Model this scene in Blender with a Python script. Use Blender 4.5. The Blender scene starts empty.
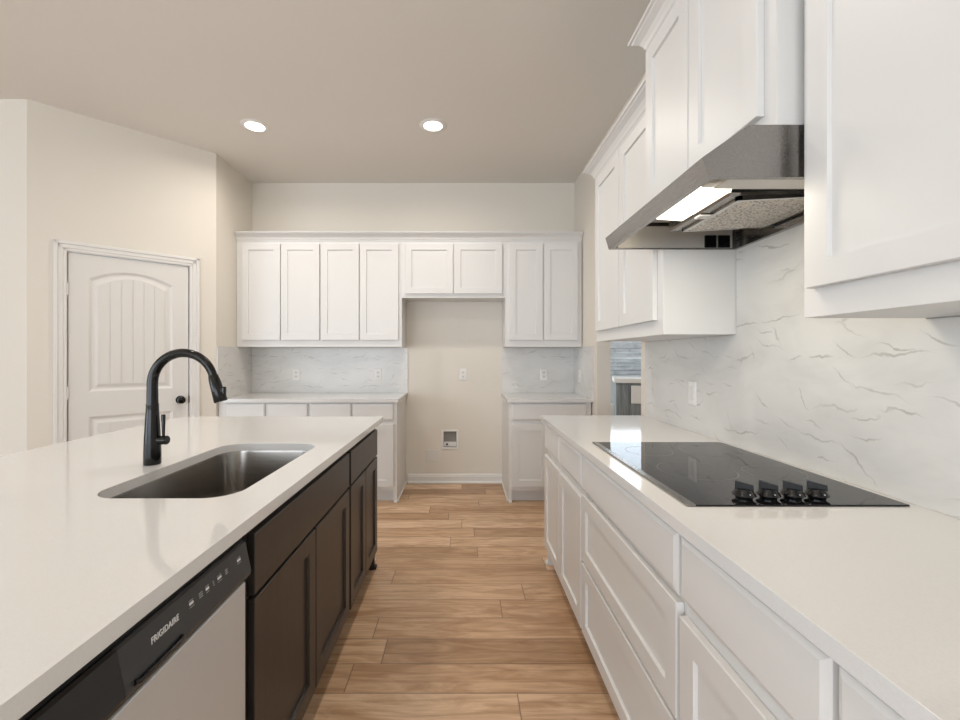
import bpy, bmesh, math, random
from mathutils import Vector, Matrix
random.seed(7)
S = bpy.context.scene
COL = S.collection
PI = math.pi

# ------------------------------------------------------------------ camera
cd = bpy.data.cameras.new('camera'); cam = bpy.data.objects.new('camera', cd); COL.objects.link(cam)
cam.location = (0, 0, 1.283); cam.rotation_euler = (PI / 2, 0, 0)
cd.sensor_width = 36.0; cd.lens = 36.0 * 435 / 960
cd.shift_x = (480 - 463) / 960; cd.shift_y = -(360 - 356.5) / 960
cd.clip_start = 0.02
S.camera = cam
# ------------------------------------------------------------------ exposure
S.view_settings.view_transform = 'Standard'; S.view_settings.look = 'None'
S.view_settings.exposure = -0.95; S.view_settings.gamma = 1.0
S.view_settings.use_curve_mapping = False
# ------------------------------------------------------------------ sky
W = bpy.data.worlds.new('sky'); S.world = W; W.use_nodes = True
bg = W.node_tree.nodes['Background']
bg.inputs['Color'].default_value = (0.80, 0.90, 1.0, 1); bg.inputs['Strength'].default_value = 6.5

def area(name, loc, rot, sx, sy, power, col):
    d = bpy.data.lights.new(name, 'AREA'); d.shape = 'RECTANGLE'; d.size = sx; d.size_y = sy
    d.energy = power; d.color = col
    o = bpy.data.objects.new(name, d); COL.objects.link(o); o.location = loc; o.rotation_euler = rot
    return o
# daylight through the windows behind the camera and on the left
area('daylight_rear', (-2.2, -4.9, 1.35), (PI / 2, 0, 0), 5.0, 2.3, 150, (0.86, 0.93, 1.0))
area('daylight_left', (-5.9, -2.4, 1.4), (0, -PI / 2, 0), 2.2, 4.4, 165, (0.70, 0.85, 1.0))
area('side_room_fill', (3.9, 4.3, 1.5), (0, PI / 2, 0), 2.0, 2.6, 55, (0.86, 0.93, 1.0))  # added lamp before a windowless wall, brightens the next room
WARM = (1.0, 0.925, 0.83)
DOWN_P = 9.0

# ------------------------------------------------------------------ materials
def srgb(r, g, b):
    f = lambda c: (c / 255 / 12.92) if c / 255 <= 0.04045 else ((c / 255 + 0.055) / 1.055) ** 2.4
    return (f(r), f(g), f(b), 1)

class NT:
    def __init__(s, name):
        s.m = bpy.data.materials.new(name); s.m.use_nodes = True
        s.t = s.m.node_tree; s.n = s.t.nodes; s.b = s.n['Principled BSDF']
    def new(s, typ, **kw):
        n = s.n.new(typ)
        for k, v in kw.items():
            setattr(n, k, v)
        return n
    def link(s, a, b): s.t.links.new(a, b)
    def math(s, op, a, b=None, c=None):
        n = s.new('ShaderNodeMath', operation=op)
        for i, v in enumerate((a, b, c)):
            if v is None: continue
            if isinstance(v, (int, float)): n.inputs[i].default_value = v
            else: s.link(v, n.inputs[i])
        return n.outputs[0]
    def coords(s, kind='Object'):
        return s.new('ShaderNodeTexCoord').outputs[kind]
    def mapping(s, vec, scale=(1, 1, 1), loc=(0, 0, 0), rot=(0, 0, 0)):
        n = s.new('ShaderNodeMapping'); s.link(vec, n.inputs['Vector'])
        n.inputs['Scale'].default_value = scale; n.inputs['Location'].default_value = loc
        n.inputs['Rotation'].default_value = rot
        return n.outputs[0]
    def noise(s, vec, scale, detail=3, rough=0.5, dist=0.0):
        n = s.new('ShaderNodeTexNoise'); s.link(vec, n.inputs['Vector'])
        n.inputs['Scale'].default_value = scale; n.inputs['Detail'].default_value = detail
        n.inputs['Roughness'].default_value = rough; n.inputs['Distortion'].default_value = dist
        return n.outputs['Fac']
    def ramp(s, fac, stops):
        n = s.new('ShaderNodeValToRGB'); s.link(fac, n.inputs[0]); e = n.color_ramp.elements
        while len(e) < len(stops): e.new(0.5)
        for i, (p, c) in enumerate(stops):
            e[i].position = p; e[i].color = c if len(c) == 4 else (*c, 1)
        return n.outputs[0]
    def mix(s, fac, a, b, mode='MIX'):
        n = s.new('ShaderNodeMix', data_type='RGBA', blend_type=mode)
        for i, v in ((0, fac), (6, a), (7, b)):
            if isinstance(v, (int, float)): n.inputs[i].default_value = v
            elif isinstance(v, tuple): n.inputs[i].default_value = v
            else: s.link(v, n.inputs[i])
        return n.outputs[2]
    def bump(s, h, strength, dist=0.01):
        n = s.new('ShaderNodeBump'); s.link(h, n.inputs['Height'])
        n.inputs['Strength'].default_value = strength; n.inputs['Distance'].default_value = dist
        s.link(n.outputs[0], s.b.inputs['Normal'])
    def set(s, **kw):
        for k, v in kw.items():
            i = s.b.inputs[k.replace('_', ' ')]
            if isinstance(v, (int, float, tuple)): i.default_value = v
            else: s.link(v, i)
        return s.m

def paint(name, col, rough, nscale=60, nstr=0.05):
    t = NT(name); v = t.coords()
    n = t.noise(v, nscale, 2)
    c = t.mix(t.noise(v, 1.3, 2), tuple(x * 0.97 for x in col[:3]) + (1,), col)
    t.bump(n, nstr, 0.004)
    return t.set(Base_Color=c, Roughness=rough)

M = {}
M['wall'] = paint('wall_paint', (0.76, 0.71, 0.635, 1), 0.85, 90, 0.12)
M['ceiling'] = paint('ceiling_paint', (0.78, 0.745, 0.695, 1), 0.9, 70, 0.15)
M['white'] = paint('cabinet_white', (0.75, 0.737, 0.718, 1), 0.38, 40, 0.01)
M['trimwhite'] = paint('trim_white', (0.77, 0.75, 0.72, 1), 0.4, 40, 0.01)
M['door'] = paint('door_white', (0.74, 0.715, 0.68, 1), 0.45, 40, 0.01)
M['plate'] = paint('plate_white', (0.84, 0.82, 0.79, 1), 0.35, 40, 0.0)
M['slot'] = paint('slot_dark', (0.05, 0.045, 0.04, 1), 0.5, 40, 0.0)
M['hearth'] = paint('hearth_grey', (0.55, 0.58, 0.60, 1), 0.7, 40, 0.05)
M['grey'] = paint('box_grey', (0.42, 0.40, 0.37, 1), 0.6, 40, 0.0)

def quartz():
    t = NT('white_quartz'); v = t.coords()
    n = t.noise(v, 260, 2); m = t.noise(v, 3, 3)
    c = t.ramp(n, [(0.35, (0.69, 0.675, 0.655)), (0.6, (0.73, 0.715, 0.70))])
    c = t.mix(m, c, (0.71, 0.695, 0.68, 1))
    return t.set(Base_Color=c, Roughness=0.07)
M['quartz'] = quartz()

def marble():
    t = NT('marble_look_tile'); v = t.coords()
    sx = t.new('ShaderNodeSeparateXYZ'); t.link(v, sx.inputs[0])
    run = t.math('ADD', sx.outputs[0], sx.outputs[1]); z = sx.outputs[2]
    cb = t.new('ShaderNodeCombineXYZ'); t.link(run, cb.inputs[0]); t.link(z, cb.inputs[1])
    q = cb.outputs[0]
    br = t.new('ShaderNodeTexBrick'); t.link(t.mapping(q, loc=(0.0, 0.022, 0)), br.inputs['Vector'])
    br.offset = 0.5
    br.inputs['Scale'].default_value = 1.0; br.inputs['Brick Width'].default_value = 0.406
    br.inputs['Row Height'].default_value = 0.1016; br.inputs['Mortar Size'].default_value = 0.0011
    br.inputs['Mortar Smooth'].default_value = 0.0; br.inputs['Bias'].default_value = 0
    br.inputs['Color1'].default_value = (0, 0, 0, 1); br.inputs['Color2'].default_value = (1, 1, 1, 1)
    br.inputs['Mortar'].default_value = (0.5, 0.5, 0.5, 1)
    # veins: short, tapering, slightly wavering strokes, one to a random cell
    wob = t.new('ShaderNodeTexNoise'); t.link(q, wob.inputs['Vector']); wob.inputs['Scale'].default_value = 9; wob.inputs['Detail'].default_value = 4
    wv = t.new('ShaderNodeVectorMath', operation='MULTIPLY_ADD'); t.link(wob.outputs['Color'], wv.inputs[0])
    wv.inputs[1].default_value = (0.10, 0.10, 0); t.link(q, wv.inputs[2])
    def strokes(cell, half, width, seed, base_ang, spread, share):
        vo = t.new('ShaderNodeTexVoronoi', voronoi_dimensions='2D'); vo.inputs['Scale'].default_value = 1.0
        sc = t.mapping(wv.outputs[0], scale=(1 / cell, 1.5 / cell, 1), loc=(seed, seed * 0.7, 0)); t.link(sc, vo.inputs['Vector'])
        d = t.new('ShaderNodeVectorMath', operation='SUBTRACT'); t.link(sc, d.inputs[0]); t.link(vo.outputs['Position'], d.inputs[1])
        sd = t.new('ShaderNodeSeparateXYZ'); t.link(d.outputs[0], sd.inputs[0])
        lx = t.math('MULTIPLY', sd.outputs[0], cell); ly = t.math('MULTIPLY', sd.outputs[1], cell / 1.5)
        sc2 = t.new('ShaderNodeSeparateColor'); t.link(vo.outputs['Color'], sc2.inputs[0])
        a = t.math('MULTIPLY_ADD', t.math('SUBTRACT', sc2.outputs[0], 0.5), spread, base_ang)
        ca, sa = t.math('COSINE', a), t.math('SINE', a)
        u = t.math('ADD', t.math('MULTIPLY', lx, ca), t.math('MULTIPLY', ly, sa))
        v2 = t.math('SUBTRACT', t.math('MULTIPLY', ly, ca), t.math('MULTIPLY', lx, sa))
        taper = t.math('SUBTRACT', 1.0, t.math('DIVIDE', t.math('ABSOLUTE', u), half))
        inside = t.math('SUBTRACT', 1.0, t.math('DIVIDE', t.math('ABSOLUTE', v2), t.math('MAXIMUM', t.math('MULTIPLY', taper, width), 0.00005)))
        k = t.math('MULTIPLY', t.math('MAXIMUM', t.math('MINIMUM', inside, 1.0), 0.0), t.math('MAXIMUM', taper, 0.0))
        on = t.math('LESS_THAN', sc2.outputs[1], share)
        return t.math('MULTIPLY', t.math('MULTIPLY', k, on), t.math('MULTIPLY_ADD', sc2.outputs[2], 0.9, 0.5))
    k1 = strokes(0.125, 0.070, 0.0050, 0.0, 0.35, 1.5, 0.55)
    k2 = strokes(0.21, 0.12, 0.0065, 5.3, 0.2, 1.0, 0.6)
    k = t.math('MINIMUM', t.math('ADD', k1, k2), 1.0)
    vq = t.mapping(q, scale=(1.0, 2.4, 1), rot=(0, 0, 0.35))
    soft = t.ramp(t.noise(vq, 1.9, 4, 0.6, 0.5), [(0.45, (0, 0, 0)), (0.75, (1, 1, 1))])
    base = t.mix(soft, (0.72, 0.705, 0.68, 1), (0.60, 0.59, 0.57, 1))
    c = t.mix(t.math('MULTIPLY', k, 0.75), base, (0.40, 0.375, 0.345, 1))
    c = t.mix(t.math('MULTIPLY', br.outputs['Fac'], 0.15), c, (0.60, 0.59, 0.57, 1))
    return t.set(Base_Color=c, Roughness=0.22)
M['tile'] = marble()

def floorwood():
    t = NT('oak_planks'); v = t.coords()
    s = t.new('ShaderNodeSeparateXYZ'); t.link(v, s.inputs[0])
    yr = t.math('DIVIDE', t.math('SUBTRACT', s.outputs[1], 0.064), 0.1593)
    row = t.math('FLOOR', yr); fy = t.math('FRACT', yr)
    wn = t.new('ShaderNodeTexWhiteNoise', noise_dimensions='1D'); t.link(row, wn.inputs['W'])
    u = t.math('DIVIDE', t.math('ADD', s.outputs[0], t.math('MULTIPLY', wn.outputs['Value'], 3.7)), 1.05)
    pk = t.math('FLOOR', u); fx = t.math('FRACT', u)
    cb = t.new('ShaderNodeCombineXYZ'); t.link(row, cb.inputs[0]); t.link(pk, cb.inputs[1])
    w2 = t.new('ShaderNodeTexWhiteNoise', noise_dimensions='3D'); t.link(cb.outputs[0], w2.inputs['Vector'])
    tone = w2.outputs['Value']
    # grain coordinates shifted plank by plank
    sh = t.new('ShaderNodeVectorMath', operation='MULTIPLY_ADD')
    t.link(w2.outputs['Color'], sh.inputs[0]); sh.inputs[1].default_value = (40, 40, 40); t.link(v, sh.inputs[2])
    g = t.mapping(sh.outputs[0], scale=(1.0, 5.5, 1.0))
    g1 = t.noise(g, 2.6, 5, 0.6, 1.6)
    g2 = t.noise(t.mapping(sh.outputs[0], scale=(1.0, 26.0, 1.0)), 7.0, 4, 0.6, 0.3)
    wv = t.new('ShaderNodeTexWave', bands_direction='Y'); t.link(t.mapping(sh.outputs[0], scale=(0.6, 3.2, 1)), wv.inputs['Vector'])
    wv.inputs['Scale'].default_value = 1.7; wv.inputs['Distortion'].default_value = 7.0
    wv.inputs['Detail'].default_value = 3; wv.inputs['Detail Scale'].default_value = 1.1
    c = t.ramp(tone, [(0.0, (0.47, 0.295, 0.172)), (0.35, (0.60, 0.39, 0.24)), (0.7, (0.70, 0.485, 0.32)), (1.0, (0.78, 0.56, 0.385))])
    c = t.mix(t.ramp(g1, [(0.35, (1, 1, 1)), (0.62, (0, 0, 0))]), c, t.mix(1.0, c, (0.68, 0.60, 0.51, 1), 'MULTIPLY'))
    c = t.mix(t.math('MULTIPLY', t.ramp(g2, [(0.45, (0, 0, 0)), (0.7, (1, 1, 1))]), 0.32), c, t.mix(1.0, c, (0.62, 0.55, 0.48, 1), 'MULTIPLY'))
    c = t.mix(t.math('MULTIPLY', t.ramp(wv.outputs['Fac'], [(0.0, (1, 1, 1)), (0.12, (0, 0, 0))]), 0.35), c, t.mix(1.0, c, (0.55, 0.47, 0.40, 1), 'MULTIPLY'))
    knot = t.new('ShaderNodeTexVoronoi'); t.link(t.mapping(v, scale=(1.0, 2.0, 1)), knot.inputs['Vector']); knot.inputs['Scale'].default_value = 1.9
    c = t.mix(t.ramp(knot.outputs['Distance'], [(0.0, (0.85, 0.85, 0.85)), (0.045, (0, 0, 0))]), c, (0.10, 0.055, 0.03, 1))
    ey = t.math('MULTIPLY', t.math('MINIMUM', fy, t.math('SUBTRACT', 1.0, fy)), 0.1593)
    ex = t.math('MULTIPLY', t.math('MINIMUM', fx, t.math('SUBTRACT', 1.0, fx)), 1.05)
    gap = t.ramp(t.math('MINIMUM', ex, ey), [(0.0, (1, 1, 1)), (0.0022, (0, 0, 0))])
    c = t.mix(t.math('MULTIPLY', gap, 0.75), c, (0.09, 0.05, 0.03, 1))
    t.bump(t.math('SUBTRACT', t.math('MULTIPLY', g2, 0.3), gap), 0.25, 0.003)
    rg = t.math('MULTIPLY_ADD', g1, 0.12, 0.28)
    return t.set(Base_Color=c, Roughness=rg)
M['floor'] = floorwood()

def darkwood():
    t = NT('espresso_wood'); v = t.coords()
    n = t.noise(t.mapping(v, scale=(22, 22, 1.3)), 3.5, 5, 0.6, 0.4)
    c = t.ramp(n, [(0.3, (0.019, 0.0155, 0.0135)), (0.7, (0.033, 0.0265, 0.0225))])
    t.bump(n, 0.06, 0.002)
    return t.set(Base_Color=c, Roughness=0.36)
M['dark'] = darkwood()

def steel(name, col, rough, sc, metal=1.0):
    t = NT(name); v = t.coords()
    n = t.noise(t.mapping(v, scale=sc), 30, 3, 0.6)
    c = t.mix(n, tuple(x * 0.94 for x in col[:3]) + (1,), col)
    t.bump(n, 0.02, 0.001)
    return t.set(Base_Color=c, Metallic=metal, Roughness=t.math('MULTIPLY_ADD', n, 0.10, rough - 0.05))
M['steel_h'] = steel('brushed_steel_hood', (0.33, 0.315, 0.30, 1), 0.27, (30, 0.6, 30))
M['steel_s'] = steel('brushed_steel_sink', (0.32, 0.298, 0.272, 1), 0.22, (0.6, 0.6, 14))
M['steel_d'] = steel('brushed_steel_door', (0.66, 0.67, 0.68, 1), 0.42, (30, 30, 0.6), 0.45)
M['liner'] = steel('satin_liner', (0.72, 0.69, 0.64, 1), 0.35, (20, 20, 0.8), 0.55)
M['chrome'] = steel('polished_steel', (0.75, 0.73, 0.70, 1), 0.12, (8, 8, 8))

def simple(name, col, rough, metal=0.0, **kw):
    t = NT(name); v = t.coords(); n = t.noise(v, 40, 2)
    return t.set(Base_Color=t.mix(n, tuple(x * 0.92 for x in col[:3]) + (1,), col), Roughness=rough, Metallic=metal, **kw)
M['bronze'] = simple('oil_rubbed_bronze', (0.006, 0.0055, 0.005, 1), 0.13, 0.0, Specular_IOR_Level=0.35)
M['blackgloss'] = simple('black_gloss', (0.005, 0.005, 0.0055, 1), 0.14)
M['blackplastic'] = simple('black_plastic', (0.006, 0.006, 0.0065, 1), 0.30, 0.0, Specular_IOR_Level=0.3)
M['cover'] = simple('latch_cover_black', (0.014, 0.0145, 0.0155, 1), 0.22)
M['panelgrey'] = simple('charcoal_panel', (0.042, 0.044, 0.047, 1), 0.30)
M['blackmatte'] = simple('black_matte', (0.006, 0.006, 0.006, 1), 0.7)
M['glass_top'] = simple('black_ceramic_glass', (0.009, 0.009, 0.0095, 1), 0.04, 0.0, Specular_IOR_Level=0.38)
M['print'] = simple('grey_print', (0.16, 0.155, 0.15, 1), 0.3)
M['printgrey'] = simple('light_grey_print', (0.5, 0.5, 0.5, 1), 0.4)
M['printwhite'] = simple('white_print', (0.85, 0.85, 0.85, 1), 0.5)
M['pane'] = simple('window_pane', (1, 1, 1, 1), 0.0, 0.0, Transmission_Weight=1.0)

def filtermat():
    t = NT('filter_mesh'); v = t.coords()
    vo = t.new('ShaderNodeTexVoronoi'); t.link(v, vo.inputs['Vector']); vo.inputs['Scale'].default_value = 120
    c = t.ramp(vo.outputs['Distance'], [(0.12, (0.05, 0.045, 0.04)), (0.50, (0.78, 0.72, 0.64))])
    t.bump(vo.outputs['Distance'], 0.8, 0.004)
    return t.set(Base_Color=c, Metallic=0.5, Roughness=0.4)
M['filter'] = filtermat()

def emit(name, col, st):
    t = NT(name)
    return t.set(Base_Color=(0.9, 0.9, 0.9, 1), Emission_Color=(*col, 1), Emission_Strength=st, Roughness=0.4)
M['lamp'] = emit('downlight_lens', (1.0, 0.95, 0.86), 14)
M['hoodlamp'] = emit('hood_lamp_lens', (1.0, 0.93, 0.78), 9.0)

def stonemat():
    t = NT('stacked_stone'); v = t.coords()
    n = t.noise(t.mapping(v, scale=(1, 1, 3)), 7, 5, 0.6, 0.4); f = t.noise(v, 45, 4)
    c = t.ramp(n, [(0.3, (0.42, 0.46, 0.50)), (0.55, (0.60, 0.64, 0.68)), (0.75, (0.74, 0.77, 0.80))])
    t.bump(f, 0.5, 0.01)
    return t.set(Base_Color=c, Roughness=0.8)
M['stone'] = stonemat()
def greywood():
    t = NT('grey_wood'); v = t.coords()
    n = t.noise(t.mapping(v, scale=(16, 16, 0.8)), 3, 5, 0.65, 0.5)
    c = t.ramp(n, [(0.3, (0.10, 0.115, 0.12)), (0.7, (0.34, 0.365, 0.375))])
    return t.set(Base_Color=c, Roughness=0.5)
M['greywood'] = greywood()

# ------------------------------------------------------------------ mesh helpers
class B:
    """Collects shapes; build() links them as one mesh object."""
    def __init__(s): s.bm = bmesh.new()
    def box(s, x0, x1, y0, y1, z0, z1, bev=0.0, seg=1):
        t = bmesh.new()
        vs = [t.verts.new((x, y, z)) for z in (z0, z1) for y in (y0, y1) for x in (x0, x1)]
        for f in ((0, 2, 3, 1), (4, 5, 7, 6), (0, 1, 5, 4), (2, 6, 7, 3), (0, 4, 6, 2), (1, 3, 7, 5)):
            t.faces.new([vs[i] for i in f])
        if bev: bmesh.ops.bevel(t, geom=list(t.edges), offset=bev, segments=seg, affect='EDGES', profile=0.5)
        s.join(t); return s
    def join(s, t):
        bmesh.ops.recalc_face_normals(t, faces=list(t.faces))
        m = bpy.data.meshes.new('tmp'); t.to_mesh(m); t.free(); s.bm.from_mesh(m); bpy.data.meshes.remove(m)
    def loft(s, rings, cap0=True, cap1=True, closed=True):
        t = bmesh.new(); R = [[t.verts.new(p) for p in r] for r in rings]; n = len(R[0])
        for a, b in zip(R, R[1:]):
            for i in range(n if closed else n - 1):
                j = (i + 1) % n
                t.faces.new((a[i], a[j], b[j], b[i]))
        if cap0: t.faces.new(R[0][::-1])
        if cap1: t.faces.new(R[-1])
        s.join(t); return s
    def tube(s, pts, rad, n=16, cap=True):
        pts = [Vector(p) for p in pts]
        rad = rad if isinstance(rad, (list, tuple)) else [rad] * len(pts)
        rings = []; up = None
        for i, p in enumerate(pts):
            d = (pts[min(i + 1, len(pts) - 1)] - pts[max(i - 1, 0)]).normalized()
            if up is None:
                a = Vector((0, 0, 1)) if abs(d.z) < 0.9 else Vector((0, 1, 0))
                up = (a - d * a.dot(d)).normalized()
            else: up = (up - d * up.dot(d)).normalized()
            w = d.cross(up)
            rings.append([p + (up * math.cos(k * 2 * PI / n) + w * math.sin(k * 2 * PI / n)) * rad[i] for k in range(n)])
        return s.loft(rings, cap, cap)
    def lathe(s, prof, cx=0, cy=0, cz=0, n=24):
        return s.loft([[(cx + r * math.cos(k * 2 * PI / n), cy + r * math.sin(k * 2 * PI / n), cz + z) for k in range(n)] for r, z in prof])
    def prism(s, poly, axis, a, b):
        """poly in the two other axes, extruded along axis from a to b."""
        def P(u, v, w): return {'x': (w, u, v), 'y': (u, w, v), 'z': (u, v, w)}[axis]
        return s.loft([[P(u, v, a) for u, v in poly], [P(u, v, b) for u, v in poly]])
    def build(s, name, mat, parent=None, smooth=None, bevel=None):
        me = bpy.data.meshes.new(name); s.bm.to_mesh(me); s.bm.free()
        me.materials.append(mat)
        if smooth:
            for p in me.polygons: p.use_smooth = True
            me.set_sharp_from_angle(angle=math.radians(smooth))
        o = bpy.data.objects.new(name, me); COL.objects.link(o)
        if parent: o.parent = parent
        if bevel:
            m = o.modifiers.new('edge', 'BEVEL'); m.width = bevel; m.segments = 2; m.limit_method = 'ANGLE'; m.angle_limit = math.radians(50)
        return o

def rrect(x0, x1, y0, y1, r, n=8):
    rs = r if isinstance(r, (list, tuple)) else [r] * 4        # corners x1y1, x0y1, x0y0, x1y0
    out = []
    for (cx, cy, sx, sy, a0), q in zip(((x1, y1, -1, -1, 0), (x0, y1, 1, -1, PI / 2), (x0, y0, 1, 1, PI), (x1, y0, -1, 1, 1.5 * PI)), rs):
        for k in range(n + 1):
            a = a0 + PI / 2 * k / n
            out.append((cx + sx * q + q * math.cos(a), cy + sy * q + q * math.sin(a)))
    return out

def slab_with_hole(outer, holes, z0, z1):
    t = bmesh.new(); edges = []
    for loop in [outer] + holes:
        vs = [t.verts.new((x, y, z1)) for x, y in loop]
        edges += [t.edges.new((vs[i], vs[(i + 1) % len(vs)])) for i in range(len(vs))]
    r = bmesh.ops.triangle_fill(t, use_beauty=True, use_dissolve=False, edges=edges)
    fs = [g for g in r['geom'] if isinstance(g, bmesh.types.BMFace)]
    e = bmesh.ops.extrude_face_region(t, geom=fs)
    for g in e['geom']:
        if isinstance(g, bmesh.types.BMVert): g.co.z = z0
    b = B(); b.join(t); return b

def tag(o, label, cat, group=None):
    o['label'] = label; o['category'] = cat
    if group: o['group'] = group
    return o
def struct(o):
    o['kind'] = 'structure'; return o
def thing(name, label, cat, loc=(0, 0, 0), rz=0.0, group=None):
    o = bpy.data.objects.new(name, None); COL.objects.link(o); o.empty_display_size = 0.05
    o.location = loc; o.rotation_euler = (0, 0, rz)
    return tag(o, label, cat, group)
def copy_tree(o, parent=None):
    c = o.copy(); COL.objects.link(c)
    if parent: c.parent = parent
    for ch in list(o.children): copy_tree(ch, c)
    return c

# ------------------------------------------------------------------ the room
H = 3.05; YB = 4.429; XR = 1.135; XRB = 1.135; XL = -2.147
AX, AY, BX, BY = -2.147, 3.783, -2.992, 2.985
struct(B().box(-6.0, 4.0, -5.0, 6.2, -0.06, 0.0).build('floor', M['floor']))
struct(B().box(-6.0, 4.0, -5.0, 6.2, H, H + 0.06).build('ceiling', M['ceiling']))
# back wall, with the hole for the recessed water box
bx0, bx1, bz0, bz1 = -0.202, -0.062, 0.355, 0.525
b = B(); y0, y1 = YB, YB + 0.12
b.box(XL - 0.12, bx0, y0, y1, 0, H).box(bx1, 1.26, y0, y1, 0, H).box(bx0, bx1, y0, y1, 0, bz0).box(bx0, bx1, y0, y1, bz1, H)
struct(b.build('wall_back', M['wall']))
struct(B().box(XL - 0.12, XL, AY + 0.001, YB, 0, H).build('wall_left', M['wall']))
# right wall: cooktop stretch, doorway header, stub up to the back corner
b = B(); b.box(XR, XR + 0.115, -5.0, 2.772, 0, H).box(XRB, XRB + 0.115, 3.684, YB, 0, H).box(XRB, XRB + 0.115, 2.772, 3.684, 2.15, H)
struct(b.build('wall_right', M['wall']))
# pantry wall set at 45 degrees; its own frame: x runs from the left wall outwards, +y faces the room
LD = math.hypot(BX - AX, BY - AY); TH = math.atan2(BY - AY, BX - AX)
def diag(o): o.location = (AX, AY, 0); o.rotation_euler = (0, 0, TH); return o
d0, d1, dh = 0.195, 0.963, 2.045            # rough opening
b = B().box(0, d0, -0.115, 0, 0, H).box(d1, LD, -0.115, 0, 0, H).box(d0, d1, -0.115, 0, dh, H)
struct(diag(b.build('wall_pantry', M['wall'])))
struct(B().box(-6.0, BX, BY, BY + 0.12, 0, H).build('wall_far', M['wall']))
# the open room behind the camera
b = B().box(-6.0, -4.8, -5.12, -5.0, 0, H).box(0.4, XR, -5.12, -5.0, 0, H).box(-4.8, 0.4, -5.12, -5.0, 0, 0.15).box(-4.8, 0.4, -5.12, -5.0, 2.55, H)
struct(b.build('wall_rear', M['wall']))
b = B().box(-6.12, -6.0, -5.0, -4.7, 0, H).box(-6.12, -6.0, -0.1, BY + 0.12, 0, H).box(-6.12, -6.0, -4.7, -0.1, 0, 0.3).box(-6.12, -6.0, -4.7, -0.1, 2.5, H)
struct(b.build('wall_outer', M['wall']))
def window(name, parts, panes):
    b = B()
    for p in parts: b.box(*p)
    o = struct(b.build(name, M['trimwhite']))
    for p in panes: B().box(*p).build('pane', M['pane'], o)
    return o
window('window_2', [(-4.8, 0.4, -5.09, -5.03, 0.15, 0.21), (-4.8, 0.4, -5.09, -5.03, 2.49, 2.55)] +
       [(x - 0.03, x + 0.03, -5.09, -5.03, 0.21, 2.49) for x in (-4.77, -3.05, -1.35, 0.37)], [])
window('window_3', [(-6.09, -6.03, -4.7, -0.1, 0.3, 0.36), (-6.09, -6.03, -4.7, -0.1, 2.44, 2.5)] +
       [(-6.09, -6.03, y - 0.03, y + 0.03, 0.36, 2.44) for y in (-4.67, -2.4, -0.13)], [])
# the next room, seen through the doorway: stacked stone under a window
b = B(); z = 0.0; wx0, wx1, wz0, wz1 = 1.5, 3.3, 1.56, 2.75
while z < H - 0.01:
    h = min(random.choice((0.045, 0.06, 0.075, 0.09)), H - z); x = 1.2
    if H - z - h < 0.03: h = H - z
    while x < 4.0:
        w = random.uniform(0.14, 0.42); xe = min(x + w, 4.0); dp = random.uniform(0.0, 0.035)
        if not (z + h > wz0 and z < wz1 and xe > wx0 and x < wx1):
            b.box(x + 0.001, xe - 0.001, 6.0 - dp, 6.1, z + 0.001, z + h - 0.001, 0.004)
        x = xe
    z += h
struct(b.build('wall_stone', M['stone']))
window('window_1', [(wx0 - .1, wx1 + .1, 5.95, 6.08, wz0 - .06, wz0), (wx0 - .1, wx1 + .1, 5.97, 6.08, wz1, wz1 + .06), (wx0 - .1, wx0, 5.97, 6.08, wz0, wz1),
                    (wx1, wx1 + .1, 5.97, 6.08, wz0, wz1), (2.78, 2.82, 6.0, 6.06, wz0, wz1)],
       [(wx0, 2.78, 6.03, 6.034, wz0, wz1), (2.82, wx1, 6.03, 6.034, wz0, wz1)])
struct(B().box(4.0, 4.1, 0.9, 6.2, 0, H).build('wall_side', M['wall']))
struct(B().box(XR + 0.115, 4.0, 0.8, 0.9, 0, H).build('wall_near', M['wall']))
# low plinth under the stone
struct(B().box(1.26, 3.98, 5.80, 5.94, 0.0, 1.03, 0.004).build('wall_hearth', M['hearth']))
struct(B().box(1.26, 3.98, 5.60, 5.79, 0, 0.66, 0.004).build('trim_3', M['trimwhite']))

# baseboard in the fridge alcove
b = B().prism([(YB, 0), (YB - 0.015, 0), (YB - 0.015, 0.066), (YB - 0.011, 0.072), (YB - 0.011, 0.080), (YB - 0.005, 0.090), (YB, 0.090)], 'x', -0.560, 0.399)
b.prism([(YB - 0.015, 0), (YB - 0.028, 0), (YB - 0.024, 0.014), (YB - 0.015, 0.020)], 'x', -0.560, 0.399)
struct(b.build('baseboard_back', M['trimwhite']))

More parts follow.
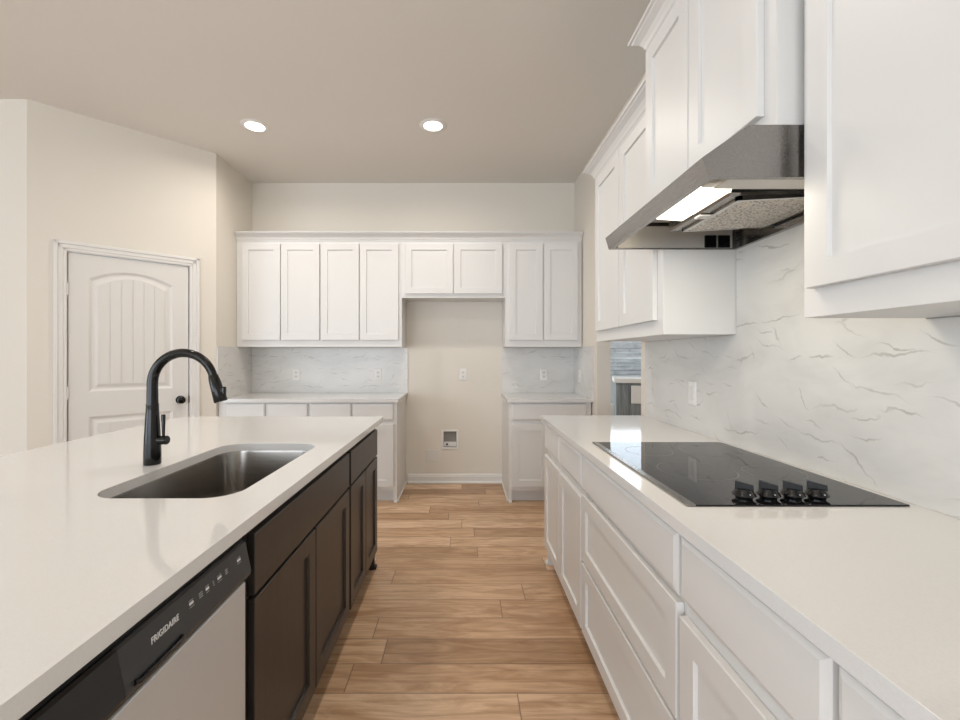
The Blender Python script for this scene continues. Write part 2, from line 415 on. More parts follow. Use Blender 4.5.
# ---- pantry door, in the pantry wall's frame (world side of it faces +y)
s0, s1, sh = 0.203, 0.955, 2.036
def arch_loop(x0, x1, z0, zs, za, n=14):
    """counter-clockwise loop: bottom edge, right side, arch (or flat) top"""
    pts = [(x0, z0), (x1, z0), (x1, zs)]
    hw = (x1 - x0) / 2; sag = za - zs; cx = (x0 + x1) / 2
    for k in range(1, n):
        u = 1 - 2 * k / n
        pts.append((cx + hw * u, zs + sag * (1 - u * u)))
    pts.append((x0, zs)); return pts
def door_panels():
    t = bmesh.new(); yf = -0.010; yb = -0.045; edges = []
    outer = [(s0 + .003, 0.008), (s1 - .003, 0.008), (s1 - .003, sh - .003), (s0 + .003, sh - .003)]
    pa = (s0 + 0.114, s1 - 0.114, 1.022, 1.863, 1.934); pb = (s0 + 0.114, s1 - 0.114, 0.245, 0.838, 0.838)
    def ins(p, d): return arch_loop(p[0] + d, p[1] - d, p[2] + d, p[3] - d, p[4] - d)
    for loop in (outer, ins(pa, 0), ins(pb, 0)):
        vs = [t.verts.new((x, yf, z)) for x, z in loop]
        edges += [t.edges.new((vs[i], vs[(i + 1) % len(vs)])) for i in range(len(vs))]
    bmesh.ops.triangle_fill(t, use_beauty=True, use_dissolve=False, edges=edges)
    b = B(); b.join(t)
    b.loft([[(x, yf, z) for x, z in outer], [(x, yb, z) for x, z in outer]], cap0=False)
    for p in (pa, pb):
        prof = [(0, yf), (0.006, yf - 0.003), (0.018, yf - 0.011), (0.030, yf - 0.011), (0.052, yf - 0.004)]
        b.loft([[(x, y, z) for x, z in ins(p, d)] for d, y in prof], cap0=False)
        q = [p[0] + .054, p[1] - .054, p[2] + .054, p[3] - .054, p[4] - .054]
        cx = (q[0] + q[1]) / 2; hw = (q[1] - q[0]) / 2; n = 6
        for k in range(n):                       # the planked field
            a = q[0] + (q[1] - q[0]) * k / n + 0.003; c = q[0] + (q[1] - q[0]) * (k + 1) / n - 0.003
            top = [(x, q[3] + (q[4] - q[3]) * (1 - ((x - cx) / hw) ** 2)) for x in (c, (a * .3 + c * .7), (a * .7 + c * .3), a)]
            b.prism([(a, q[2]), (c, q[2])] + top, 'y', yf - 0.006, yf - 0.001)
    return b
dr = struct(diag(door_panels().build('door_1', M['door'])))
b = B()
prof = [(0.034, 0), (0.034, 0.004), (0.014, 0.009), (0.012, 0.022), (0.022, 0.028), (0.031, 0.042), (0.028, 0.056), (0.014, 0.062), (0.002, 0.063)]
kx, kz = s0 + 0.060, 0.925
b.loft([[(kx + r * math.cos(k * PI / 12), -0.010 + h, kz + r * math.sin(k * PI / 12)) for k in range(24)] for r, h in prof])
b.build('door_knob', M['bronze'], dr, smooth=50)
b = B().box(s0 - 0.0025, s0 + 0.0025, -0.035, -0.004, kz - 0.03, kz + 0.03); b.build('latch_plate', M['bronze'], dr)
for hz in (0.25, 1.02, 1.77):
    B().tube([(s1 + 0.002, 0.0, hz - 0.045), (s1 + 0.002, 0.0, hz + 0.045)], 0.0065, 10).box(s1 - 0.004, s1 + 0.008, -0.012, -0.001, hz - 0.045, hz + 0.045).build('hinge', M['trimwhite'], dr)
b = B()                                        # jamb and stepped casing
b.box(d0, s0 - .003, -0.115, 0, 0, dh).box(s1 + .003, d1, -0.115, 0, 0, dh).box(s0 - .003, s1 + .003, -0.115, 0, sh + .002, dh)
b.box(s0 - .003, s0 + .012, -0.06, -0.047, 0, sh).box(s1 - .012, s1 + .003, -0.06, -0.047, 0, sh)
c0, c1, c2 = 0.006, 0.060, 0.075
for k, (w0, w1, th) in enumerate(((c0, 0.026, 0.010), (0.024, 0.054, 0.014), (0.052, c2, 0.020))):
    b.box(s0 - w1, s0 - w0, 0, th, 0, sh + w1, 0.003); b.box(s1 + w0, s1 + w1, 0, th, 0, sh + w1, 0.003)
    b.box(s0 - w1, s1 + w1, 0, th, sh + w0, sh + w1, 0.003)
struct(diag(b.build('trim_1', M['trimwhite'])))
b = B().box(0.0, s0 - c2, 0, 0.014, 0, 0.09, 0.003).box(s1 + c2, LD, 0, 0.014, 0, 0.09, 0.003)
struct(diag(b.build('baseboard_pantry', M['trimwhite'])))

# ------------------------------------------------------------------ cabinets
FT = 0.020                                     # thickness of doors and drawer fronts
def rect(x0, x1, z0, z1, d, y): return [(x0 + d, y, z0 + d), (x1 - d, y, z0 + d), (x1 - d, y, z1 - d), (x0 + d, y, z1 - d)]
def shaker(x0, x1, z0, z1, stile=0.060):
    R = [rect(x0, x1, z0, z1, 0, -0.001), rect(x0, x1, z0, z1, 0, -FT + 0.002), rect(x0, x1, z0, z1, 0.002, -FT),
         rect(x0, x1, z0, z1, stile, -FT), rect(x0, x1, z0, z1, stile + 0.002, -FT + 0.0095)]
    return B().loft(R)
def slabfront(x0, x1, z0, z1, e=0.013):
    R = [rect(x0, x1, z0, z1, 0, -0.001), rect(x0, x1, z0, z1, 0, -FT + e * .6), rect(x0, x1, z0, z1, e * .2, -FT + e * .38), rect(x0, x1, z0, z1, e, -FT)]
    return B().loft(R)
def sweep(path, prof):
    """profile (out, z) swept along a horizontal polyline; outward is to the right of travel, mitred"""
    P = [Vector((x, y, 0)) for x, y in path]; n = len(P); rings = []
    for i, p in enumerate(P):
        ds = []
        if i > 0: ds.append((P[i] - P[i - 1]).normalized())
        if i < n - 1: ds.append((P[i + 1] - P[i]).normalized())
        ns = [Vector((d.y, -d.x, 0)) for d in ds]
        m = (ns[0] + ns[-1]).normalized(); m = m / max(0.2, m.dot(ns[0]))
        rings.append([(p.x + m.x * o, p.y + m.y * o, z) for o, z in prof])
    return B().loft(rings)
CROWN = [(0.0, -0.012), (0.006, -0.012), (0.009, -0.002), (0.014, 0.003), (0.019, 0.016), (0.030, 0.032), (0.046, 0.043), (0.052, 0.046), (0.055, 0.052), (0.064, 0.054), (0.066, 0.062), (0.0, 0.062)]

def cabinet(name, label, loc, rz, w, d, z0, z1, fronts, mat, toe=False, foot='', crown=None, hollow=False, skin=None, group=None):
    """local frame: x along the front from its left end, front frame at y=0 (fronts stand out to -y), depth to +y"""
    root = thing(name, label, 'cabinet', loc, rz, group)
    b = B(); zb = z0
    if toe:
        zb = 0.105
        b.box(0.0, w, 0.065, d, 0.0, zb)
    if hollow:
        b.box(0, w, 0, 0.02, zb, z1).box(0, 0.016, 0.02, d, zb, z1).box(w - 0.016, w, 0.02, d, zb, z1).box(0.016, w - 0.016, d - 0.012, d, zb, z1).box(0.016, w - 0.016, 0.02, d - 0.012, zb, zb + 0.016)
    else:
        b.box(0, w, 0, d, zb, z1, 0.001)
    b.build('body', mat, root)
    for kind, x0, x1, f0, f1 in fronts:
        if kind == 'door': shaker(x0, x1, f0, f1).build('door', mat, root)
        elif kind == 'panel_drawer': shaker(x0, x1, f0, f1, 0.055).build('drawer', mat, root)
        elif kind == 'drawer': slabfront(x0, x1, f0, f1, 0.003 if mat is M['dark'] else 0.013).build('drawer', mat, root)
        else: slabfront(x0, x1, f0, f1, 0.003 if mat is M['dark'] else 0.013).build('false_front', mat, root)
    for sd in foot:                            # exposed end: the side runs to the floor in front, with a shoe strip
        xa, xb = ((0, 0.028) if sd == 'l' else (w - 0.028, w))
        B().box(xa, xb, 0.0, 0.066, 0.0, zb + 0.002).build('foot', mat, root)
        so = -0.012 if sd == 'l' else 0.012
        xs = 0 if sd == 'l' else w
        q = B().box(min(xs, xs + so), max(xs, xs + so), -0.012, d, 0, 0.018, 0.003)
        q.box(min(xa, xs + so) , max(xb, xs + so), -0.012, 0.0, 0, 0.018, 0.003)
        q.build('shoe_strip', M['trimwhite'] if mat is M['white'] else mat, root)
    if crown:
        path = [(0.0, 0.0), (w, 0.0)]
        if 'l' in crown: path = [(0.0, d)] + path
        if 'r' in crown: path = path + [(w, d)]
        zc = z1
        sweep(path, [(o, zc + z) for o, z in CROWN]).build('crown_molding', mat, root)
    return root

YU = 4.124; YBASE = 3.819
# back wall uppers
DZ0, DZ1 = 1.438, 2.350
UG = None
cabinet('upper_cabinet', 'white two-door upper cabinet in the back left corner, beside the angled pantry wall', (-2.145, YU, 0), 0, 0.796, 0.303, 1.375, 2.388,
        [('door', 0.058, 0.418, DZ0, DZ1), ('door', 0.428, 0.788, DZ0, DZ1)], M['white'], crown='-')
cabinet('upper_cabinet', 'white two-door upper cabinet just left of the short fridge-alcove cabinet', (-1.349, YU, 0), 0, 0.769, 0.303, 1.375, 2.388,
        [('door', 0.008, 0.366, DZ0, DZ1), ('door', 0.376, 0.738, DZ0, DZ1)], M['white'], crown='-')
cabinet('upper_cabinet', 'short white two-door cabinet over the empty fridge alcove', (-0.580, YU, 0), 0, 0.981, 0.303, 1.839, 2.388,
        [('door', 0.034, 0.487, 1.876, DZ1), ('door', 0.497, 0.951, 1.876, DZ1)], M['white'], crown='-')
cabinet('upper_cabinet', 'white two-door upper cabinet on the back wall right of the fridge alcove', (0.401, YU, 0), 0, 0.724, 0.303, 1.375, 2.388,
        [('door', 0.037, 0.352, DZ0, DZ1), ('door', 0.364, 0.685, DZ0, DZ1)], M['white'], crown='-')
# back wall bases
BZ = dict(toe=True)
dz = (0.725, 0.872); oz = (0.142, 0.692)
def pair(xs): return [('drawer', a, c, *dz) for a, c in xs] + [('door', a, c, *oz) for a, c in xs]
cabinet('base_cabinet', 'white base cabinet in the back left corner behind the sink faucet', (-2.145, YBASE, 0), 0, 0.796, 0.608, 0, 0.884,
        pair(((0.063, 0.411), (0.425, 0.786))), M['white'], **BZ)
cabinet('base_cabinet', 'white base cabinet at the left edge of the empty fridge alcove', (-1.349, YBASE, 0), 0, 0.769, 0.608, 0, 0.884,
        pair(((0.006, 0.369), (0.382, 0.741))), M['white'], foot='r', **BZ)
cabinet('base_cabinet', 'white base cabinet at the right edge of the empty fridge alcove', (0.401, YBASE, 0), 0, 0.724, 0.608, 0, 0.884,
        [('drawer', 0.026, 0.679, *dz), ('door', 0.026, 0.346, *oz), ('door', 0.359, 0.679, *oz)], M['white'], foot='l', **BZ)
# right wall uppers (front faces -x)
RZ = -PI / 2
cabinet('upper_cabinet', 'white two-door upper cabinet beyond the range hood, next to the doorway', (0.827, 2.692, 0), RZ, 0.896, XR - 0.827 - 0.002, 1.374, 2.388,
        [('door', 0.035, 0.432, 1.437, 2.358), ('door', 0.441, 0.842, 1.437, 2.358)], M['white'], crown='l')
cabinet('upper_cabinet', 'raised deep white two-door cabinet right above the steel range hood', (0.769, 1.793, 0), RZ, 0.726, XR - 0.769 - 0.002, 1.851, 2.553,
        [('door', 0.006, 0.340, 1.896, 2.530), ('door', 0.346, 0.683, 1.896, 2.530)], M['white'], crown='lr')
cabinet('upper_cabinet', 'large close white upper cabinet cut off by the top right of the view', (0.827, 1.055, 0), RZ, 0.912, XR - 0.827 - 0.002, 1.376, 2.388,
        [('door', 0.030, 0.450, 1.443, 2.358), ('door', 0.460, 0.882, 1.443, 2.358)], M['white'], crown='-')
# right wall bases
rz1 = (0.720, 0.867); ro = (0.118, 0.680); DB = XR - 0.523 - 0.002
cabinet('base_cabinet', 'white base cabinet at the doorway end of the cooktop counter', (0.523, 2.700, 0), RZ, 0.847, DB, 0, 0.884,
        [('drawer', 0.012, 0.415, *rz1), ('drawer', 0.426, 0.836, *rz1), ('door', 0.012, 0.415, *ro), ('door', 0.426, 0.836, *ro)], M['white'], foot='l', **BZ)
cabinet('base_cabinet', 'wide white three-drawer base cabinet under the black cooktop', (0.523, 1.852, 0), RZ, 0.831, DB, 0, 0.884,
        [('false', 0.008, 0.824, *rz1), ('panel_drawer', 0.008, 0.824, 0.424, 0.702), ('panel_drawer', 0.008, 0.824, 0.118, 0.410)], M['white'], **BZ)
cabinet('base_cabinet', 'narrow white base cabinet just nearer than the wide drawer cabinet', (0.523, 1.020, 0), RZ, 0.424, DB, 0, 0.884,
        [('drawer', 0.006, 0.419, *rz1), ('door', 0.008, 0.419, *ro)], M['white'], **BZ)
cabinet('base_cabinet', 'white base cabinet in the bottom right corner of the view, mostly cut off', (0.523, 0.595, 0), RZ, 0.90, DB, 0, 0.884,
        [('drawer', 0.005, 0.445, *rz1), ('drawer', 0.455, 0.888, *rz1), ('door', 0.005, 0.445, *ro), ('door', 0.455, 0.888, *ro)], M['white'], **BZ)
# island (front faces +x)
IZ = PI / 2; iz1 = (0.692, 0.845); io = (0.118, 0.682); XI = -0.535
cabinet('island_cabinet', 'dark espresso sink cabinet beside the dishwasher, one wide front over two doors', (XI, 1.062, 0), IZ, 0.926, 0.87, 0, 0.884,
        [('false', 0.014, 0.912, *iz1), ('door', 0.014, 0.459, *io), ('door', 0.466, 0.912, *io)], M['dark'], hollow=True, **BZ)
cabinet('island_cabinet', 'narrower dark espresso cabinet at the far end of the island', (XI, 1.988, 0), IZ, 0.655, 0.87, 0, 0.884,
        [('drawer', 0.012, 0.628, *iz1), ('door', 0.012, 0.317, *io), ('door', 0.324, 0.628, *io)], M['dark'], foot='r', **BZ)

# ------------------------------------------------------------------ dishwasher
dw = thing('dishwasher', 'dishwasher with stainless door and black control strip in the dark island', 'dishwasher', (XI, 0.448, 0), IZ)
WD = 0.608
B().box(0, WD, 0.0, 0.60, 0.10, 0.882, 0.002).box(0.0, WD, 0.06, 0.60, 0.0, 0.10).build('tub', M['blackmatte'], dw)
B().box(0.008, WD - 0.012, -0.014, -0.001, 0.115, 0.745, 0.004, 2).build('door', M['steel_d'], dw)
pp = [(-0.001, 0.840), (-0.005, 0.840), (-0.010, 0.836), (-0.024, 0.767), (-0.022, 0.758), (-0.010, 0.747), (-0.001, 0.747)]
pan = B().prism(pp, 'x', 0.212, WD - 0.006).build('control_panel', M['panelgrey'], dw)
B().prism(pp, 'x', 0.004, 0.2115).build('latch_cover', M['cover'], dw)
B().tube([(0.230, -0.0235, 0.774), (0.237, -0.0262, 0.772), (0.337, -0.0262, 0.772), (0.344, -0.0235, 0.774)], 0.0042, 10).build('handle_lip', M['blackgloss'], pan, smooth=50)
# slanted face of the panel: p(x, t) with t from its top edge down
tilt = math.atan2(0.014, 0.069)
def on_panel(o, x, zc):
    yy = -0.010 - (0.836 - zc) * 0.014 / 0.069
    o.location = (x, yy - 0.0006, zc); o.rotation_euler = (PI / 2 - tilt, 0, 0)
def lettering(text, size, x, zc, mat, parent, shear=0.0, bold=0.0, sx=1.0):
    cu = bpy.data.curves.new('lettering', 'FONT'); cu.body = text; cu.size = size; cu.align_x = 'CENTER'; cu.align_y = 'CENTER'
    cu.extrude = 0.0004; cu.offset = bold; cu.shear = shear; cu.space_character = 1.07
    tmp = bpy.data.objects.new('tmp', cu); COL.objects.link(tmp)
    dg = bpy.context.evaluated_depsgraph_get(); dg.update()
    me = bpy.data.meshes.new_from_object(tmp.evaluated_get(dg)); bpy.data.objects.remove(tmp)
    me.materials.clear(); me.materials.append(mat)
    o = bpy.data.objects.new('lettering', me); COL.objects.link(o); o.parent = parent; o.scale = (sx, 1, 1)
    on_panel(o, x, zc); return o
lettering('FRIGIDAIRE', 0.0142, 0.310, 0.808, M['printwhite'], pan, 0.2, 0.0002, 0.92)
for x, w, hi in ((0.372, 0.014, 1), (0.402, 0.012, 0), (0.424, 0.012, 1), (0.446, 0.004, 0), (0.468, 0.016, 1), (0.495, 0.010, 0), (0.548, 0.016, 1)):
    b = B()
    if hi:
        b.box(-w * .45, w * .45, -0.0018, 0.0030, -0.0003, 0.0003)
        b.box(-w * .5, w * .5, 0.0058, 0.0062, -0.0002, 0.0002).box(-w * .5, w * .5, -0.0062, -0.0058, -0.0002, 0.0002)
    else:
        for q in (-0.004, 0.0, 0.004): b.box(-w * .5, w * .5, q - 0.0006, q + 0.0006, -0.0003, 0.0003)
    o = b.build('button_marking', M['printwhite'] if hi else M['printgrey'], pan); on_panel(o, x + 0.012, 0.811)

# ------------------------------------------------------------------ countertops
def top(name, label, outer, holes, z0=0.884, z1=0.914):
    o = slab_with_hole(outer, holes, z0, z1).build(name, M['quartz'], smooth=40, bevel=0.003); return tag(o, label, 'countertop')
SX0, SX1, SY0, SY1 = -0.996, -0.604, 1.131, 1.846
FX, FY = -1.066, 1.493
cut = rrect(SX0, SX1, SY0, SY1, 0.085)
top('island_countertop', 'wide white quartz island top with the sink cut into it', rrect(-1.718, -0.4886, -0.45, 2.676, [0.006, 0.03, 0.006, 0.006]), [cut])
top('countertop', 'long white quartz counter holding the black cooktop', rrect(0.486, XR - 0.002, -0.45, 2.724, 0.006, 3), [])
top('countertop', 'white quartz counter on the back wall left of the fridge alcove', rrect(XL + 0.002, -0.563, YB - 0.645, YB - 0.002, [0.001, 0.001, 0.001, 0.006], 3), [])
top('countertop', 'short white quartz counter on the back wall right of the fridge alcove', rrect(0.387, XRB - 0.002, YB - 0.645, YB - 0.002, [0.001, 0.001, 0.006, 0.001], 3), [])

# ------------------------------------------------------------------ backsplashes
TZ0, TZ1 = 0.9145, 1.374
b = B().box(XL + 0.010, -0.562, YB - 0.010, YB - 0.001, TZ0, TZ1).box(XL + 0.001, XL + 0.010, AY + 0.004, YB - 0.001, TZ0, TZ1)
b2 = b.build('backsplash', M['tile']); tag(b2, 'grey-veined tile backsplash turning the back left corner behind the faucet', 'backsplash')
B().tube([(XL + 0.0115, YB - 0.0115, TZ0), (XL + 0.0115, YB - 0.0115, TZ1)], 0.003, 8).build('corner_bead', M['trimwhite'], b2)
b = B().box(0.393, XRB - 0.010, YB - 0.010, YB - 0.001, TZ0, TZ1).box(XRB - 0.010, XRB - 0.001, YB - 0.645, YB - 0.001, TZ0, TZ1)
tag(b.build('backsplash', M['tile']), 'grey-veined tile backsplash in the back right corner, right of the fridge alcove', 'backsplash')
b = B().box(XR - 0.009, XR - 0.001, -0.45, 2.690, TZ0, 1.373).box(XR - 0.009, XR - 0.001, 1.058, 1.793, 1.373, 1.850)
tag(b.build('backsplash', M['tile']), 'tall white marble-look tile backsplash behind the cooktop, rising under the hood', 'backsplash')

# ------------------------------------------------------------------ sink and faucet
sk = thing('sink', 'rectangular stainless undermount sink in the white island top', 'sink', ((SX0 + SX1) / 2, (SY0 + SY1) / 2, 0.66))
cx, cy = (SX0 + SX1) / 2, (SY0 + SY1) / 2
def ring(d, z, r): return [(x - cx, y - cy, z - 0.66) for x, y in rrect(SX0 - d, SX1 + d, SY0 - d, SY1 + d, r)]
B().loft([ring(0.022, 0.8805, 0.10), ring(0.022, 0.8835, 0.10), ring(0.005, 0.8835, 0.088), ring(0.003, 0.875, 0.086), ring(-0.002, 0.72, 0.083), ring(-0.008, 0.695, 0.08),
          ring(-0.022, 0.677, 0.075), ring(-0.045, 0.671, 0.06), ring(-0.16, 0.666, 0.02)], cap0=False).build('bowl', M['steel_s'], sk, smooth=60)
B().lathe([(0.001, 0.012), (0.030, 0.010), (0.034, 0.014), (0.056, 0.014), (0.058, 0.009), (0.058, 0.0065)], n=28).build('drain', M['chrome'], sk, smooth=40)
fa = thing('faucet', 'black gooseneck pull-down faucet on the white island top behind the sink', 'faucet', (FX, FY, 0.9142))
B().lathe([(0.0, 0), (0.0255, 0), (0.0263, 0.004), (0.0261, 0.035), (0.0248, 0.085), (0.0222, 0.135), (0.0198, 0.175), (0.0188, 0.200), (0.0193, 0.203), (0.0188, 0.207), (0.0, 0.207)], n=28).build('base', M['bronze'], fa, smooth=50)
R = 0.106; zc = 0.275; pts = [(0, 0, 0.205), (0, 0, 0.24)]; rr = [0.0175, 0.0172]
for k in range(0, 27):
    a = PI - math.radians(165) * k / 26
    pts.append((R + R * math.cos(a), 0, zc + R * math.sin(a))); rr.append(0.0168 - 0.003 * k / 26)
B().tube(pts, rr, 20).build('spout', M['bronze'], fa, smooth=50)
ex, ez = pts[-1][0], pts[-1][2]; dx, dzz = (math.sin(math.radians(17)), -math.cos(math.radians(17)))
def along(s): return (ex + dx * s, 0, ez + dzz * s)
hd = B().tube([along(s) for s in (-0.002, 0.0, 0.010, 0.012, 0.05, 0.090, 0.093)], [0.0145, 0.016, 0.0168, 0.0178, 0.0195, 0.022, 0.020], 20).build('spray_head', M['bronze'], fa, smooth=40)
p = along(0.055); B().box(p[0] + 0.014, p[0] + 0.027, -0.008, 0.008, p[2] - 0.022, p[2] + 0.016, 0.004, 2).build('spray_button', M['blackgloss'], hd)
h = B().tube([(0.016, 0, 0.082), (0.050, 0, 0.082), (0.053, 0, 0.082)], [0.0145, 0.0155, 0.013], 18)
h.tube([(0.038, 0, 0.088), (0.038, 0, 0.120), (0.0375, 0, 0.166), (0.0375, 0, 0.170)], [0.0045, 0.005, 0.007, 0.0055], 14)
h.build('handle', M['bronze'], fa, smooth=45)

# ------------------------------------------------------------------ cooktop
CX0, CX1, CY0, CY1 = 0.552, 1.098, 1.068, 1.853
ct = thing('cooktop', 'black glass electric cooktop set on the white counter', 'cooktop', (CX0, CY0, 0.9142))
cw, cl = CX1 - CX0, CY1 - CY0
B().box(0, cw, 0, cl, 0, 0.0045, 0.001).build('glass_top', M['glass_top'], ct)
B().box(-0.002, 0.020, -0.001, cl + 0.001, 0, 0.006, 0.002, 2).build('trim_strip', M['steel_h'], ct)
def annulus(cx, cy, r, w=0.0011):
    b = B(); n = 72
    b.loft([[(cx + q * math.cos(k * 2 * PI / n), cy + q * math.sin(k * 2 * PI / n), 0.0046 + zz) for k in range(n)] for q, zz in ((r - w, 0), (r - w, 0.0001), (r + w, 0.0001), (r + w, 0))], False, False)
    return b
for px, py, r in ((0.195, 0.325, 0.115), (0.425, 0.300, 0.085), (0.165, 0.610, 0.085), (0.405, 0.620, 0.105)):
    annulus(px, py, r).build('burner_ring', M['print'], ct)
for k in range(4):
    kx = 0.170 + 0.0625 * k; ky = 0.050
    kb = B().lathe([(0.0, 0.0047), (0.019, 0.0047), (0.0195, 0.009), (0.0275, 0.014), (0.0265, 0.017), (0.0205, 0.025), (0.019, 0.030), (0.0, 0.031)], kx, ky, 0, 24).build('knob', M['blackgloss'], ct, smooth=40)
    g = B(); dd = math.radians(-28); u = Vector((math.cos(dd), math.sin(dd), 0)); v = Vector((-u.y, u.x, 0)); c = Vector((kx, ky, 0))
    def q(a, s, z): w = c + u * a + v * s; return (w.x, w.y, z)
    g.loft([[q(a, -0.0055, z) for a, z in ((-0.021, 0.027), (0.021, 0.027), (0.020, 0.041), (-0.020, 0.049))],
            [q(a, 0.0055, z) for a, z in ((-0.021, 0.027), (0.021, 0.027), (0.020, 0.041), (-0.020, 0.049))]])
    g.build('grip', M['blackplastic'], kb)
    B().box(kx - 0.0008, kx + 0.0008, ky - 0.026, ky - 0.021, 0.0195, 0.0215).build('pointer_mark', M['printwhite'], kb)

# ------------------------------------------------------------------ range hood
HX = XR - 0.010; HY0, HY1 = 1.064, 1.790
hood = thing('range_hood', 'stainless under-cabinet range hood with its lamp lit above the cooktop', 'range hood', (HX, (HY0 + HY1) / 2, 1.722))
oy = (HY0 + HY1) / 2; prof = [(HX, 1.850), (0.700, 1.850), (0.5856, 1.7705), (0.600, 1.722), (HX, 1.722)]
t = bmesh.new()
A = [t.verts.new((x - HX, HY0 - oy, z - 1.722)) for x, z in prof]; C = [t.verts.new((x - HX, HY1 - oy, z - 1.722)) for x, z in prof]
t.faces.new(A); t.faces.new(C[::-1]); bot = None
for i in range(5):
    j = (i + 1) % 5; f = t.faces.new((A[i], C[i], C[j], A[j]))
    if i == 3: bot = f
bmesh.ops.recalc_face_normals(t, faces=list(t.faces))
bmesh.ops.inset_region(t, faces=[bot], thickness=0.022, depth=0)
bmesh.ops.delete(t, geom=[bot], context='FACES_ONLY')
sb = B(); sb.join(t); sh_o = sb.build('shell', M['steel_h'], hood)
md = sh_o.modifiers.new('thick', 'SOLIDIFY'); md.thickness = 0.002; md.offset = -1
def hp(x0, x1, y0, y1, z0, z1, bev=0.0): return B().box(x0 - HX, x1 - HX, y0 - oy, y1 - oy, z0 - 1.722, z1 - 1.722, bev)
hp(0.71, HX - 0.004, HY0 + 0.006, HY1 - 0.030, 1.825, 1.838).build('inner_pan', M['liner'], hood)
hp(0.775, HX - 0.006, HY0 + 0.085, 1.270, 1.765, 1.8249).build('interior_shade_block', M['blackmatte'], hood)  # solid black block, paints the shade inside the hood between flange and filter
hp(0.66, HX - 0.004, HY0 + 0.003, HY0 + 0.082, 1.7235, 1.735, 0.002).build('side_flange', M['liner'], hood)
# tilted mesh filter with its frame
def tilt_box(x0, x1, y0, y1, zf, zbk, th):
    P = lambda x, y, o: (x - HX, y - oy, zf + (zbk - zf) * (x - x0) / (x1 - x0) + o - 1.722)
    return [[P(x0, y0, 0), P(x1, y0, 0), P(x1, y1, 0), P(x0, y1, 0)], [P(x0, y0, th), P(x1, y0, th), P(x1, y1, th), P(x0, y1, th)]]
fl = B().loft(tilt_box(0.815, 1.10, 1.285, 1.590, 1.742, 1.757, 0.010)).build('filter', M['filter'], hood)
b = B()
for q in ((0.805, 0.820, 1.275, 1.600), (1.094, 1.106, 1.275, 1.600)): b.loft(tilt_box(q[0], q[1], q[2], q[3], 1.740 if q[0] < 1 else 1.755, 1.741 if q[0] < 1 else 1.756, 0.014))
for q in ((1.275, 1.287), (1.588, 1.600)): b.loft(tilt_box(0.805, 1.106, q[0], q[1], 1.740, 1.756, 0.014))
b.build('filter_frame', M['chrome'], fl)
B().box(0.77 - HX, 0.815 - HX, 1.415 - oy, 1.450 - oy, 0.018, 0.024, 0.002).build('filter_tab', M['plate'], fl)
hp(0.765, 0.805, 1.25, 1.62, 1.748, 1.822, 0.006).build('divider', M['steel_h'], hood)
for xx in (0.985, 1.040):
    hp(xx, xx + 0.048, HY1 - 0.020, HY1 - 0.013, 1.727, 1.777, 0.002).build('switch', M['blackgloss'], hood)
# lamp: wedge shaped lens
def L(x, y, z): return (x - HX, y - oy, z - 1.722)
lens = B().loft([[L(0.628, y, 1.760), L(0.650, y, 1.744), L(0.735, y, 1.738), L(0.758, y, 1.760), L(0.750, y, 1.785), L(0.65, y, 1.785)] for y in (1.20, 1.46)])
hp(0.635, HX - 0.024, HY1 - 0.012, HY1 - 0.005, 1.727, 1.815).build('inner_liner', M['liner'], hood)
lens.build('lamp_lens', M['hoodlamp'], hood)
hp(0.645, 0.755, 1.15, 1.20, 1.745, 1.79, 0.01).build('lamp_holder', M['plate'], hood)
d = bpy.data.lights.new('hood_lamp_light', 'AREA'); d.shape = 'RECTANGLE'; d.size = 0.09; d.size_y = 0.26; d.energy = 4.0; d.color = (1.0, 0.90, 0.72)
lo = bpy.data.objects.new('hood_lamp_light', d); COL.objects.link(lo); lo.location = L(0.69, 1.33, 1.732); lo.parent = hood

# ------------------------------------------------------------------ ceiling lights
def downlight(label, x, y):
    t = thing('recessed_light', label, 'ceiling light', (x, y, H - 0.001), 0, 'recessed ceiling lights')
    B().lathe([(0.070, -0.002), (0.072, -0.007), (0.102, -0.004), (0.105, 0.0), (0.070, 0.0)], n=40).build('trim_ring', M['plate'], t, smooth=50)
    B().lathe([(0.001, -0.0060), (0.050, -0.0055), (0.069, -0.002), (0.069, 0.0)], n=36).build('lens', M['lamp'], t, smooth=50)
    d = bpy.data.lights.new('downlight', 'AREA'); d.shape = 'DISK'; d.size = 0.11; d.energy = DOWN_P * 2.0; d.color = WARM; d.spread = math.radians(165)
    o = bpy.data.objects.new('downlight', d); COL.objects.link(o); o.location = (0, 0, -0.012); o.parent = t
    return t
downlight('lit round recessed ceiling light nearer the angled pantry wall', -1.594, 3.334)
downlight('lit round recessed ceiling light in line with the fridge alcove', -0.229, 3.325)
for x, y in ((-1.35, 2.0), (-0.23, 2.0), (-1.35, -0.6), (-0.23, -0.6)):   # unseen lamps without fixtures: front row from ceiling glow, rear row added for light
    d = bpy.data.lights.new('downlight', 'AREA'); d.shape = 'DISK'; d.size = 0.11; d.energy = DOWN_P * (1.35 if y > 1 else 1.0); d.color = WARM; d.spread = math.radians(150)
    o = bpy.data.objects.new('downlight', d); COL.objects.link(o); o.location = (x, y, H - 0.012)

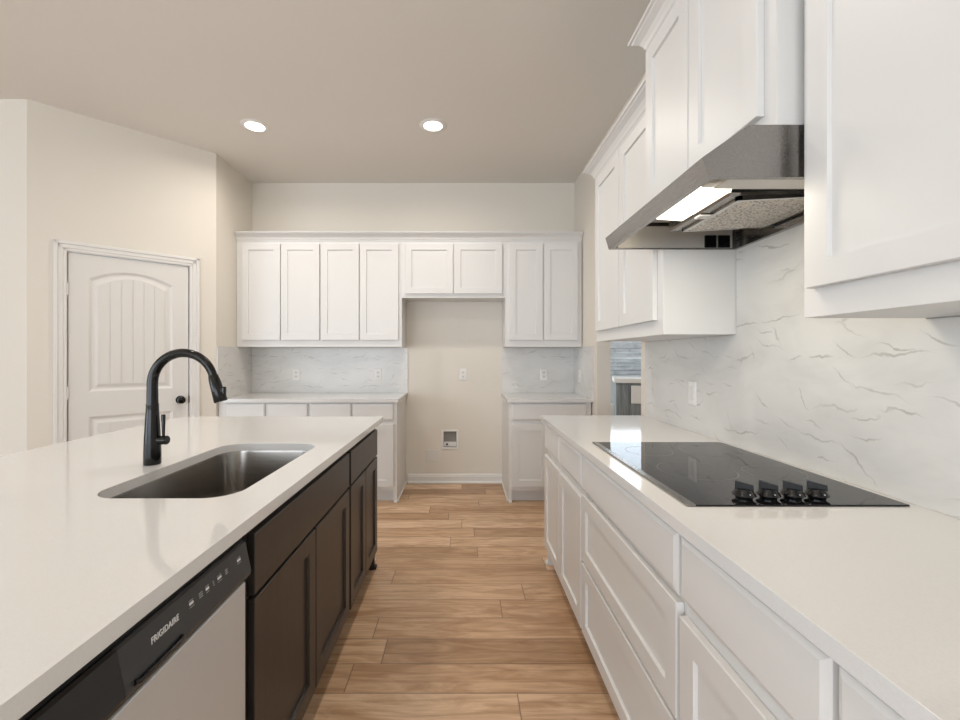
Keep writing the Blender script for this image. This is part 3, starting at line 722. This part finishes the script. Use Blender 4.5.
# ------------------------------------------------------------------ plates on the walls
def outlet(label, loc, rz, kind='outlet', w=0.072, h=0.117):
    t = thing('switch_plate' if kind == 'switch' else 'outlet_plate', label, 'switch' if kind == 'switch' else 'outlet', loc, rz)
    R0 = lambda d, y: [(-w / 2 + d, y, -h / 2 + d), (w / 2 - d, y, -h / 2 + d), (w / 2 - d, y, h / 2 - d), (-w / 2 + d, y, h / 2 - d)]
    B().loft([R0(0, -0.0005), R0(0, -0.0035), R0(0.004, -0.006)]).build('plate', M['plate'], t)
    if kind == 'switch':
        B().box(-0.017, 0.017, -0.009, -0.0055, -0.033, 0.033, 0.001).build('rocker', M['trimwhite'], t)
    else:
        for zc in (-0.020, 0.020):
            s = B().box(-0.0165, 0.0165, -0.0085, -0.0055, zc - 0.014, zc + 0.014, 0.002).build('socket', M['trimwhite'], t)
            B().box(-0.0075, -0.0050, -0.0092, -0.0084, zc - 0.004, zc + 0.006).box(0.0050, 0.0075, -0.0092, -0.0084, zc - 0.004, zc + 0.006).build('slot', M['slot'], s)
    return t
outlet('white outlet on the back left backsplash, nearer the corner', (-1.693, YB - 0.010, 1.10), 0)
outlet('white outlet on the back left backsplash, nearer the fridge alcove', (-0.861, YB - 0.010, 1.10), 0)
outlet('white outlet on the backsplash right of the fridge alcove', (0.820, YB - 0.010, 1.10), 0)
outlet('white outlet on the side tile of the back right corner', (XRB - 0.010, 4.18, 1.095), RZ)
outlet('white switch plate on the tile behind the cooktop', (XR - 0.009, 2.13, 1.104), RZ, 'switch')
outlet('white outlet high on the bare fridge alcove wall', (0.0, YB, 1.10), 0)
t = thing('valve_box', 'recessed white water valve box low in the fridge alcove wall', 'valve box', (-0.132, YB, 0.355))
b = B()
for q in ((-0.085, -0.066, -0.012, 0.183), (0.066, 0.085, -0.012, 0.183), (-0.068, 0.068, -0.012, 0.004), (-0.068, 0.068, 0.166, 0.183)): b.box(q[0], q[1], -0.009, -0.0005, q[2], q[3], 0.002)
b.build('frame', M['plate'], t)
B().box(-0.068, 0.068, 0.070, 0.076, 0.002, 0.168).box(-0.068, -0.064, 0, 0.07, 0.002, 0.168).box(0.064, 0.068, 0, 0.07, 0.002, 0.168).box(-0.064, 0.064, 0, 0.07, 0.002, 0.006).box(-0.064, 0.064, 0, 0.07, 0.164, 0.168).build('recess', M['grey'], t)
B().box(-0.062, 0.062, 0.02, 0.069, 0.008, 0.052, 0.002).build('pipe_cover', M['plate'], t)
B().tube([(-0.032, 0.018, 0.032), (-0.032, 0.004, 0.032)], 0.011, 14).build('valve', M['slot'], t, smooth=40)
t = thing('blank_plate', 'blank painted cover plate just above the alcove baseboard', 'cover plate', (-0.313, YB, 0.215))
B().box(-0.062, 0.062, -0.006, -0.0005, 0, 0.118, 0.002).build('plate', M['door'], t)

# ------------------------------------------------------------------ seen through the doorway
bar = thing('bar_cabinet', 'grey wood bar cabinet in front of pale stone through the doorway', 'cabinet', (1.737, 4.95, 0), -0.30)
B().box(0, 0.60, 0, 0.5, 0, 0.985, 0.003).box(0.012, 0.14, -0.012, 0, 0.02, 0.96, 0.003).build('body', M['greywood'], bar)
B().box(-0.02, 0.62, -0.02, 0.52, 0.985, 1.035, 0.004).build('top', M['plate'], bar)
B().box(0.165, 0.44, -0.012, -0.001, 0.755, 0.955, 0.003).build('front_panel', M['plate'], bar)
